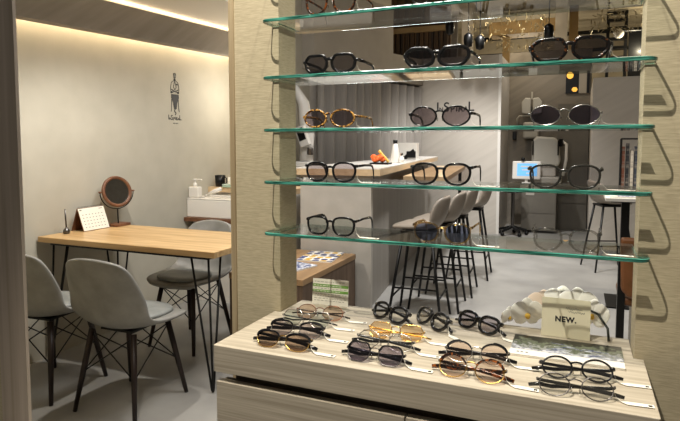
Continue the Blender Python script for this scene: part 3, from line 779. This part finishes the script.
cu = thing('black_cup', 'black cup on the wood ledge behind the basin', 'cup', (-2.93, 4.20, .9455))
MB().lathe([(.040, 0), (.047, .10), (.043, .10), (.037, .008), (.001, .008)], n=24).build('cup_body', M['black'], cu, smooth=True)
MB().tube([(.045, 0, .02), (.068, 0, .035), (.068, 0, .075), (.046, 0, .085)], .005, 8).build('handle', M['black'], cu, smooth=True)
tw = thing('towel_stack', 'pale green folded towel on the wood ledge', 'towel', (-2.76, 4.18, .9455))
for i in range(2):
    B(-.10, .12, -.06, .08, .001 + i * .014, .013 + i * .014).build('folded_towel', mat('towel_green%d' % i, ['#9fb8a4', '#b7c8b8'][i], rough=.9), tw, bevel=.005)
bx = thing('tissue_box', 'white box with a black handle on the towel stack', 'box', (-2.75, 4.19, .9745))
B(-.06, .10, -.05, .06, 0, .06).build('box_body', M['paper'], bx, bevel=.004)
MB().tube([(-.04, 0, .06), (-.02, 0, .16), (.08, 0, .17), (.10, 0, .06)], .007, 8).build('handle', M['black'], bx, smooth=True)

# ------------------------------------------------------------------ low magazine shelf
ls = thing('low_shelf', 'low brown wood display shelf holding magazines behind the left pillar', 'shelf unit', (-1.79, 3.44, 0))
B(-.265, .265, -.415, .47, .462, .50).build('top_board', M['shelfwoodtop'], ls, bevel=.002)
B(.235, .262, -.41, .465, 0, .4615).build('side_panel', M['shelfwood'], ls)
B(-.262, .2345, -.412, -.385, 0, .4615).build('front_panel', M['shelfwood'], ls)
B(-.262, -.235, -.384, .465, 0, .4615).build('side_panel', M['shelfwood'], ls)
def magazine(x, y, rz, w, l, label, m2, n):
    t = thing('magazine', label, 'magazine', (x, y, .5005 + 0), rz, 'magazines on the low shelf')
    B(-w / 2, w / 2, -l / 2, l / 2, 0, .008).build('pages', M['paper'], t)
    B(-w / 2, w / 2, -l / 2, l / 2, .0081, .009).build('cover', m2, t)
magazine(-1.715, 3.70, .12, .26, .34, 'open white magazine with blue and yellow pictures at the low shelf back', M['magpics'], 4)
magazine(-1.75, 3.30, -.25, .22, .29, 'blue magazine lying at the front of the low shelf', M['blueprint'], 3)

# ------------------------------------------------------------------ counter
ct = thing('bar_counter', 'angled grey bar counter with white top and wood edge', 'counter', (-1.36, 3.98, 0), math.atan2(.12, .993))
top = [(-.66, 0), (0, 0), (0, 3.85), (-.03, 3.93), (-.10, 3.96), (-.42, 3.96)]
MB().prism(top, 1.085, 1.134).build('top_edge', M['counterwood'], ct)
MB().prism(top, 1.1341, 1.142).build('white_top', M['white'], ct)
B(-.64, -.075, .03, .09, 0, 1.084).build('end_panel', M['panel'], ct)
B(-.40, -.13, .091, 3.85, 0, 1.084).build('front_panel', M['counterfront'], ct)
B(.001, .40, 1.0, 3.45, .985, 1.03).build('worktop', M['counterwood'], ct, bevel=.003)
B(-.128, .02, 1.0, 3.45, .94, .984).build('worktop_support', M['counterfront'], ct)
B(.32, .36, 3.38, 3.43, 0, .984).build('worktop_leg', M['black'], ct)
CT = Matrix.Translation((-1.36, 3.98, 0)) @ Matrix.Rotation(math.atan2(.12, .993), 4, 'Z')
def onct(x, y): v = CT @ Vector((x, y, 1.1425)); return tuple(v)
ob = thing('orange_box', 'small orange pouch in a black tray on the counter', 'pouch', onct(-.16, .80))
B(-.09, .08, -.06, .06, 0, .015).build('tray', M['black'], ob, bevel=.003)
b = MB()
for i in range(9):
    a = i * .7; b.ball((-.03 + .04 * math.cos(a), .03 * math.sin(a), .04 + .012 * (i % 3)), .03, 6, (1, .9, .8))
b.build('crumpled_pouch', M['orange'], ob)
MB().tube([(-.02, 0, .05), (.07, .0, .02)], .012, 8).build('yellow_stick', M['yellow'], ob) if 0 else MB().tube([(-.03, .02, .12), (.06, .02, .02)], .013, 6).build('yellow_pencil', M['yellow'], ob)
wb = thing('white_spray_bottle', 'white cone shaped bottle with black cap on the counter', 'bottle', onct(-.10, 1.15))
MB().lathe([(.05, 0), (.052, .01), (.024, .17), (.020, .18), (.001, .18)], n=16).build('bottle_body', M['white'], wb, smooth=True)
MB().lathe([(.020, .18), (.022, .215), (.001, .217)], n=14).build('cap', M['black'], wb, smooth=True)
for i, (x, y, lb) in enumerate([(-.02, 1.12, 'tiny clear bottle in front of the white cone bottle'), (.0 - .05, 1.35, 'tiny clear bottle just behind the white cone bottle')]):
    t = thing('small_bottle', lb, 'bottle', onct(x - .02, y), 0, 'tiny bottles on the counter')
    MB().lathe([(.02, 0), (.021, .045), (.008, .055), (.008, .07), (.001, .071)], n=12).build('bottle_body', M['white'], t, smooth=True)
    MB().lathe([(.010, .071), (.010, .09), (.001, .091)], n=10).build('cap', M['silver'], t)
wx = thing('white_display_box', 'white box with a black card holder at the far counter', 'box', onct(-.22, 2.5))
B(-.12, .14, -.05, .05, 0, .19).build('box_body', M['white'], wx, bevel=.004)
B(.02, .13, -.075, -.055, 0, .13, mtx=Matrix.Rotation(-.3, 4, 'X')).build('black_card', M['black'], wx)
b = MB(); b.prism([(-.05, 0), (.10, .12), (.12, .09), (.02, 0)], -.02, 0, mtx=Matrix.Translation((0, -.06, .0)) @ RX90); b.build('holder', M['black'], wx)

# bar stools
def make_stool(label):
    t = thing('bar_stool', label, 'stool', (0, 0, 0), 0, 'taupe bar stools along the counter')
    prof = [(.20, .695), (.19, .712), (.12, .716), (.02, .708), (-.08, .705), (-.14, .722), (-.17, .77), (-.19, .83), (-.205, .90), (-.212, .945)]
    hw = [.13, .165, .195, .205, .21, .21, .205, .19, .165, .12]
    czz = [0, 0, .01, .02, .035, .05, .04, .02, .0, -.012]; cyy = [-.05, -.03, 0, 0, .01, .03, .06, .075, .07, .05]
    MB().rings(shell(prof, hw, czz, cyy), closed=False).build('seat_shell', M['stool'], t, smooth=True, solid=.03, subsurf=2)
    MB().box(-.13, .13, -.12, .12, .672, .690).build('seat_plate', M['black'], t)
    Lg = {}
    for sx in (-1, 1):
        for sy in (-1, 1):
            a = Vector((sx * .115, sy * .105, .674)); f = Vector((sx * .20, sy * .20, 0)); Lg[sx, sy] = (a, f)
            MB().tube([a, f + Vector((0, 0, .001))], [.0125, .0095], 8).build('leg', M['black'], t, smooth=True)
    b = MB(); rg = [(-1, -1), (1, -1), (1, 1), (-1, 1)]
    for i in range(4):
        p, q = rg[i], rg[(i + 1) % 4]
        f = .60 if i % 2 else .70
        b.tube([Lg[p][0].lerp(Lg[p][1], f), Lg[q][0].lerp(Lg[q][1], f)], .007, 6)
    b.build('footrest', M['black'], t, smooth=True)
    return t
s0 = make_stool('taupe bar stool nearest the viewer at the counter')
SP = [(-1.085, 4.11), (-1.045, 4.53), (-1.03, 5.03), (-.995, 5.70)]
LB = [None, 'second taupe bar stool from the viewer along the counter', 'third taupe bar stool from the viewer along the counter', 'farthest taupe bar stool along the counter, before the white wall end']
for i, (x, y) in enumerate(SP):
    o = s0 if i == 0 else copy_tree(s0)
    o.location = (x, y, 0); o.rotation_euler.z = math.radians(90 + 3)
    if LB[i]: o['label'] = LB[i]
o = copy_tree(s0); o.location = (.30, 6.55, 0); o.rotation_euler.z = math.radians(-90 + 20); o['label'] = 'taupe stool beside the black pedestal table at right'

# curtain
b = MB(); rows = []
N = 150; p0, p1 = Vector((-2.93, 6.22)), Vector((-2.27, 8.42)); dr = (p1 - p0).normalized(); nr = Vector((dr.y, -dr.x))
for i in range(N + 1):
    u = i / N; amp = .065 + .02 * math.sin(u * 9)
    p = p0.lerp(p1, u) + nr * (amp * math.sin(u * 11.5 * 2 * PI + .6 * math.sin(u * 17)))
    rows.append([(p.x, p.y, .015), (p.x + .004 * math.sin(u * 50), p.y, 1.2), (p.x, p.y, 2.16)])
b.rings(rows, closed=False)
cur = thing('curtain', 'grey pleated curtain hanging behind the bar counter', 'curtain', (0, 0, 0))
b.build('cloth', M['curtain'], cur, smooth=True, solid=.004)
MB().tube([(p0.x, p0.y, 2.18), (p1.x, p1.y, 2.18)], .012, 8).build('curtain_track', M['gun'], cur)

# white rack and instrument behind the left pillar
wr = thing('white_rack', 'white open rack with grey trays behind the left pillar', 'rack', (-2.55, 4.95, 0))
B(-.22, -.20, -.18, .2, 0, 1.10).build('side_panel', M['white'], wr); B(.17, .19, -.10, .2, 0, 1.10).build('side_panel', M['white'], wr)
for z in (.05, .40, .56, .72, .88, 1.08): B(-.1995, .1695, -.18, .2, z, z + .02).build('rack_shelf', M['white'], wr)
for z in (.421, .581, .741, .901): B(-.18, .15, -.14, .16, z, z + .07).build('tray', M['gun'], wr, bevel=.004)
wm = thing('lens_meter', 'white upright lens meter with a black screen seen beside the left pillar', 'instrument', (-2.50, 4.95, 1.1005))
b = MB(); b.box(-.12, .12, -.12, .14, 0, .05); b.build('base', M['white'], wm, bevel=.01)
b = MB(); b.tube([(.02, .06, .05), (.02, .08, .35), (-.01, .06, .62), (-.08, -.02, .80)], [.07, .075, .06, .03], 12); b.build('column', M['white'], wm, smooth=True)
mS = Matrix.Translation((.075, -.02, .20)) @ Matrix.Rotation(-.35, 4, 'Y')
B(-.05, .05, -.06, .0, 0, .20, mtx=mS).build('screen_housing', M['white'], wm, bevel=.008)
B(-.036, .036, -.064, -.0605, .06, .18, mtx=mS).build('screen', M['black'], wm)
MB().tube([(.10, -.02, .12), (.11, -.03, .18)], .03, 10).build('lens_holder', M['gun'], wm)

# ------------------------------------------------------------------ alcove equipment
et = thing('instrument_table', 'grey instrument cabinet in the dim alcove carrying eye test machines', 'cabinet', (-.52, 8.96, 0))
B(-.46, .40, -.22, .24, .70, .73).build('tabletop', M['dimcab'], et, bevel=.004)
B(-.26, .22, -.18, .20, .04, .6995).build('body', M['dimcab'], et)
B(-.25, .21, -.186, -.181, .30, .69).build('door', M['dimcab'], et)
B(-.25, .21, -.186, -.181, .06, .28).build('door', M['dimcab'], et)
B(-.20, -.08, -.192, -.187, .56, .66).build('socket_plate', M['grey_equip'], et)
rf = thing('eye_test_machine', 'large off white autorefractor with rounded head in the alcove', 'machine', (-.46, 9.0, .7305))
B(-.16, .22, -.16, .18, 0, .10).build('base', M['grey_equip'], rf, bevel=.02)
hd = MB(); hd.prism([(-.20, .30), (-.14, .30 - .04), (.18, .26), (.20, .34), (.17, .62), (.12, .68), (-.14, .70), (-.20, .62)], -.14, .12, mtx=RX90)
hd.build('head', M['grey_equip'], rf, bevel=.03)
B(-.10, .14, -.08, .10, .10, .28).build('neck', M['offwhite'], rf, bevel=.02)
MB().tube([(.22, .02, .62), (.28, -.08, .58), (.28, -.10, .36), (.24, -.06, .12)], .022, 8).build('head_rest', M['offwhite'], rf, smooth=True)
MB().tube([(.20, -.02, .55), (.20, -.03, .66)], .03, 8).build('knob', M['black'], rf)
for s in (-.18, .17): MB().tube([(s, -.15, .42), (s, -.155, .64)], .012, 6).build('trim_strip', M['black'], rf)
tbm = thing('tablet_monitor', 'white tablet monitor with a lit blue screen in the alcove', 'monitor', (-.72, 8.79, .7305))
B(-.06, .06, -.03, .06, 0, .02).build('stand', M['white'], tbm); B(-.02, .02, .0, .03, .02, .08).build('stem', M['white'], tbm)
mT = Matrix.Translation((0, 0, .06)) @ Matrix.Rotation(-.15, 4, 'X')
B(-.20, .20, -.03, 0, 0, .27, mtx=mT).build('housing', M['white'], tbm, bevel=.012)
B(-.13, .15, -.033, -.0305, .05, .235, mtx=mT).build('screen', M['screen'], tbm)
for x, z, w in ((-.08, .18, .15), (-.06, .13, .10), (0, .08, .08)): B(x, x + w, -.0345, -.0332, z, z + .018, mtx=mT).build('screen_bar', M['white'], tbm)
MB().ball((-.05, .0, .36), .03, 8).build('camera_ball', M['black'], tbm, smooth=True)
ph = thing('phoropter', 'grey vision tester with twin plates hanging on an arm in the alcove', 'machine', (-.72, 9.58, 0))
MB().tube([(-.22, .0, 1.60), (-.22, -.02, 1.72), (-.19, -.03, 1.76), (0, -.04, 1.77)], .015, 8).build('arm', M['grey_equip'], ph, smooth=True)
for s in (-1, 1):
    MB().prism([(s * .015, 1.78), (s * .15, 1.80), (s * .155, 1.98), (s * .10, 2.05), (s * .015, 2.04)], .02, .08, mtx=RX90).build('lens_plate', M['grey_equip'], ph, bevel=.015)
MB().tube([(0, -.05, 2.02), (0, -.05, 2.14)], .014, 8).build('top_knob', M['grey_equip'], ph)
B(-.12, .12, -.16, -.02, 1.40, 1.66).build('lower_body', M['grey_equip'], ph, bevel=.03)
B(-.29, -.23, -.03, 0.03, 1.38, 1.60).build('handle', M['black'], ph, bevel=.01)
B(-.06, .10, .03, .039, 1.2, 1.9).build('wall_mount', M['dimcab'], ph)
dc = thing('tall_cabinet', 'tall plain taupe cabinet at right of the alcove', 'cabinet', (-.10, 9.42, 0))
B(-.22, .22, -.16, .19, 0, 1.92).build('body', M['dimcab'], dc)
B(-.215, .215, -.172, -.161, .42, 1.90).build('door', M['dimcab'], dc)
B(-.215, .215, -.172, -.161, .03, .40).build('door', M['dimcab'], dc)
po = thing('wall_sign', 'black sign with lit gold shapes high in the alcove', 'sign', (-.09, 9.615, 2.08))
B(-.14, .05, -.02, 0, .02, .36).build('panel', M['black'], po)
MB().prism(ell(-.08, .30, .05, .055, 12), .021, .024, mtx=RX90).build('gold_shape', M['goldlit'], po)
MB().prism(ell(-.01, .08, .045, .04, 6), .021, .024, mtx=RX90).build('gold_shape', M['goldlit'], po)
B(.05, .16, -.02, 0, .02, .36).build('side_panel', M['column'], po)
B(.161, .20, -.02, 0, .02, .36).build('dark_strip', M['black'], po)
ks = thing('rolling_stool', 'black round rolling stool in the dim alcove', 'stool', (-.87, 8.47, 0))
MB().lathe([(.001, .62), (.16, .625), (.18, .65), (.17, .69), (.001, .70)], n=24).build('seat', M['black'], ks, smooth=True)
MB().tube([(0, 0, .10), (0, 0, .63)], .025, 10).build('post', M['gun'], ks)
for k in range(5):
    a = 2 * PI * k / 5 + .3
    l = MB().tube([(0, 0, .12), (.20 * math.cos(a), .20 * math.sin(a), .07)], [.025, .018], 8).build('base_arm', M['black'], ks)
    MB().ball((.20 * math.cos(a), .20 * math.sin(a), .03), .03, 8).build('caster', M['black'], l)

# ------------------------------------------------------------------ right side furniture
ht = thing('pedestal_table', 'high narrow table on a black pedestal behind the right pillar', 'table', (.50, 5.2, 0))
B(-.30, .32, -.26, .26, .868, .895).build('tabletop', M['offwhite'], ht, bevel=.003)
B(-.17, -.11, -.04, .04, .012, .867).build('pedestal', M['black'], ht)
B(-.27, .22, -.22, .22, 0, .0115).build('base_plate', M['black'], ht)
B(-.25, .30, -.03, .03, .84, .8675).build('bracket', M['black'], ht)
pp = thing('price_booklet', 'white booklet lying on the high pedestal table', 'booklet', (.37, 5.02, .8955))
B(-.14, .14, -.05, .05, 0, .012).build('pages', M['paper'], pp)
B(-.08, .14, -.05, .05, .0121, .013).build('cover', M['blueprint'], pp)
mh = thing('magazine_holder', 'black wire holder standing on the high pedestal table', 'holder', (.42, 5.33, .8955))
b = MB()
for x in (-.10, .20):
    b.tube([(x, -.05, .004), (x, -.05, .47), (x, .05, .47), (x, .05, .004)], .007, 6, closed=True)
for y in (-.05, .05):
    for z in (.004, .47): b.tube([(-.10, y, z), (.20, y, z)], .007, 6)
b.build('wire_frame', M['black'], mh)
cl = ['#7a4a38', '#26262a', '#c8bfae', '#3a3f4a', '#a8957c', '#1e1e20', '#d6d0c4', '#4a4440']
ml = ['rust', 'black', 'beige', 'slate', 'tan', 'near black', 'white', 'dark grey']
for i, (c, nme) in enumerate(zip(cl, ml)):
    t = thing('magazine', 'upright %s magazine spine in the black wire holder' % nme, 'magazine', (.338 + i * .032, 5.33, .9005), 0, 'magazines in the wire holder')
    B(-.011, .011, -.04, .04, 0.003, .40 + .03 * math.sin(i * 2.1)).build('pages', mat('spine%d' % i, c, '#8a8378', (1, 1, 18), 2, .5, .62, rough=.5), t)
lc = thing('leather_chair', 'tan leather backed chair with dark legs beside the right pillar', 'chair', (.475, 3.72, 0))
b = MB(); b.prism([(-.24, .50), (-.20, .46), (.20, .46), (.24, .50), (.25, .80), (-.25, .80)], .17, .21, mtx=RX90)
b.build('backrest', M['tanleather'], lc, bevel=.015)
B(-.24, .24, -.16, .24, .40, .45).build('seat', M['tanleather'], lc, bevel=.015)
for sx in (-1, 1):
    B(sx * .235 - .02, sx * .235 + .02, -.166, -.13, 0, .70).build('leg', M['black'], lc)
    B(sx * .215 - .018, sx * .215 + .018, .20, .235, 0, .3995).build('leg', M['black'], lc)
B(-.19, -.16, -.15, -.14, .05, .3995).build('chrome_bar', M['silver'], lc)

# ------------------------------------------------------------------ lights
def light(kind, name, loc, target, energy, color, **k):
    d = bpy.data.lights.new(name, kind); d.energy = energy; d.color = color
    for a, v in k.items(): setattr(d, a, v)
    o = bpy.data.objects.new(name, d); COL.objects.link(o); o.location = loc
    dv = Vector(target) - Vector(loc); o.rotation_euler = dv.to_track_quat('-Z', 'Y').to_euler()
    return o
WARM = (1, .91, .78); NEUT = (1, .95, .88); COOL = (1, .98, .96)
light('SPOT', 'key_spot', (-.63, .30, 3.05), (-.30, 1.25, 1.05), 195, WARM, spot_size=1.25, spot_blend=.5, shadow_soft_size=.012)
light('SPOT', 'bench_top_fill', (-.35, 1.10, 3.1), (-.30, 1.2, .9), 140, WARM, spot_size=1.1, spot_blend=.6, shadow_soft_size=.03)  # added lamp: brightens the bench top while leaving its front dark
light('SPOT', 'table_spot', (-2.15, 2.3, 2.22), (-2.30, 2.75, 0), 60, NEUT, spot_size=2.2, spot_blend=.6, shadow_soft_size=.03)
light('POINT', 'fascia_fill', (-1.75, 2.7, 2.1), (0, 0, 0), 6, WARM, shadow_soft_size=.1)  # added fill without a fixture, lightens the soffit fascia
light('POINT', 'basin_light', (-2.62, 4.3, 1.75), (0, 0, 0), 8, WARM, shadow_soft_size=.06)
light('SPOT', 'counter_light', (-.75, 5.0, 3.45), (-.85, 5.3, 0), 400, COOL, spot_size=1.5, spot_blend=.8, shadow_soft_size=.12)
light('SPOT', 'counter_light_far', (-.9, 7.1, 3.45), (-1.2, 7.6, 0), 290, COOL, spot_size=1.35, spot_blend=.8, shadow_soft_size=.12)
light('SPOT', 'right_light', (.7, 5.0, 3.3), (.55, 5.6, 0), 140, WARM, spot_size=1.3, spot_blend=.8, shadow_soft_size=.08)
light('SPOT', 'wall_wash', (-1.0, 5.6, 3.4), (-1.75, 8.4, .95), 230, COOL, spot_size=.75, spot_blend=.9, shadow_soft_size=.12)
light('AREA', 'alcove_light', (-.5, 9.1, 2.7), (-.5, 9.0, 0), 2.5, NEUT, size=.5)
light('AREA', 'middle_light', (-.9, 2.6, 3.0), (-1.2, 3.6, .4), 45, COOL, size=.9)
light('POINT', 'hall_light', (-1.0, 9.0, 3.1), (0, 0, 0), 26, (1, .85, .62), shadow_soft_size=.1)
light('POINT', 'hall_light_far', (.9, 11.0, 2.9), (0, 0, 0), 70, (1, .88, .62), shadow_soft_size=.1)
light('POINT', 'hall_back_fill', (-1.0, 11.5, 2.5), (0, 0, 0), 45, (1, .9, .72), shadow_soft_size=.1)  # added point light, lifts the dark area below the tan bulkhead
light('POINT', 'hall_light_side', (-3.3, 9.4, 3.0), (0, 0, 0), 12, (1, .9, .75), shadow_soft_size=.1)

w = bpy.data.worlds.new('world'); sc.world = w; w.use_nodes = True
bg = w.node_tree.nodes['Background']; bg.inputs[0].default_value = (1, .92, .82, 1); bg.inputs[1].default_value = .115

# ------------------------------------------------------------------ camera
cam = bpy.data.cameras.new('camera'); co = bpy.data.objects.new('camera', cam); COL.objects.link(co); sc.camera = co
cam.sensor_width = 36; cam.lens = 566 / 680 * 36
cam.shift_y = -(210.5 - 183) / 680
cam.clip_start = .01
pitch = math.atan(40 / 566); yaw = math.atan(240 / 567.4)
co.location = (0, 0, H); co.rotation_euler = (PI / 2 - pitch, 0, yaw)
vs = sc.view_settings
vs.view_transform = 'Standard'; vs.look = 'None'; vs.gamma = 1; vs.exposure = .2; vs.use_curve_mapping = False
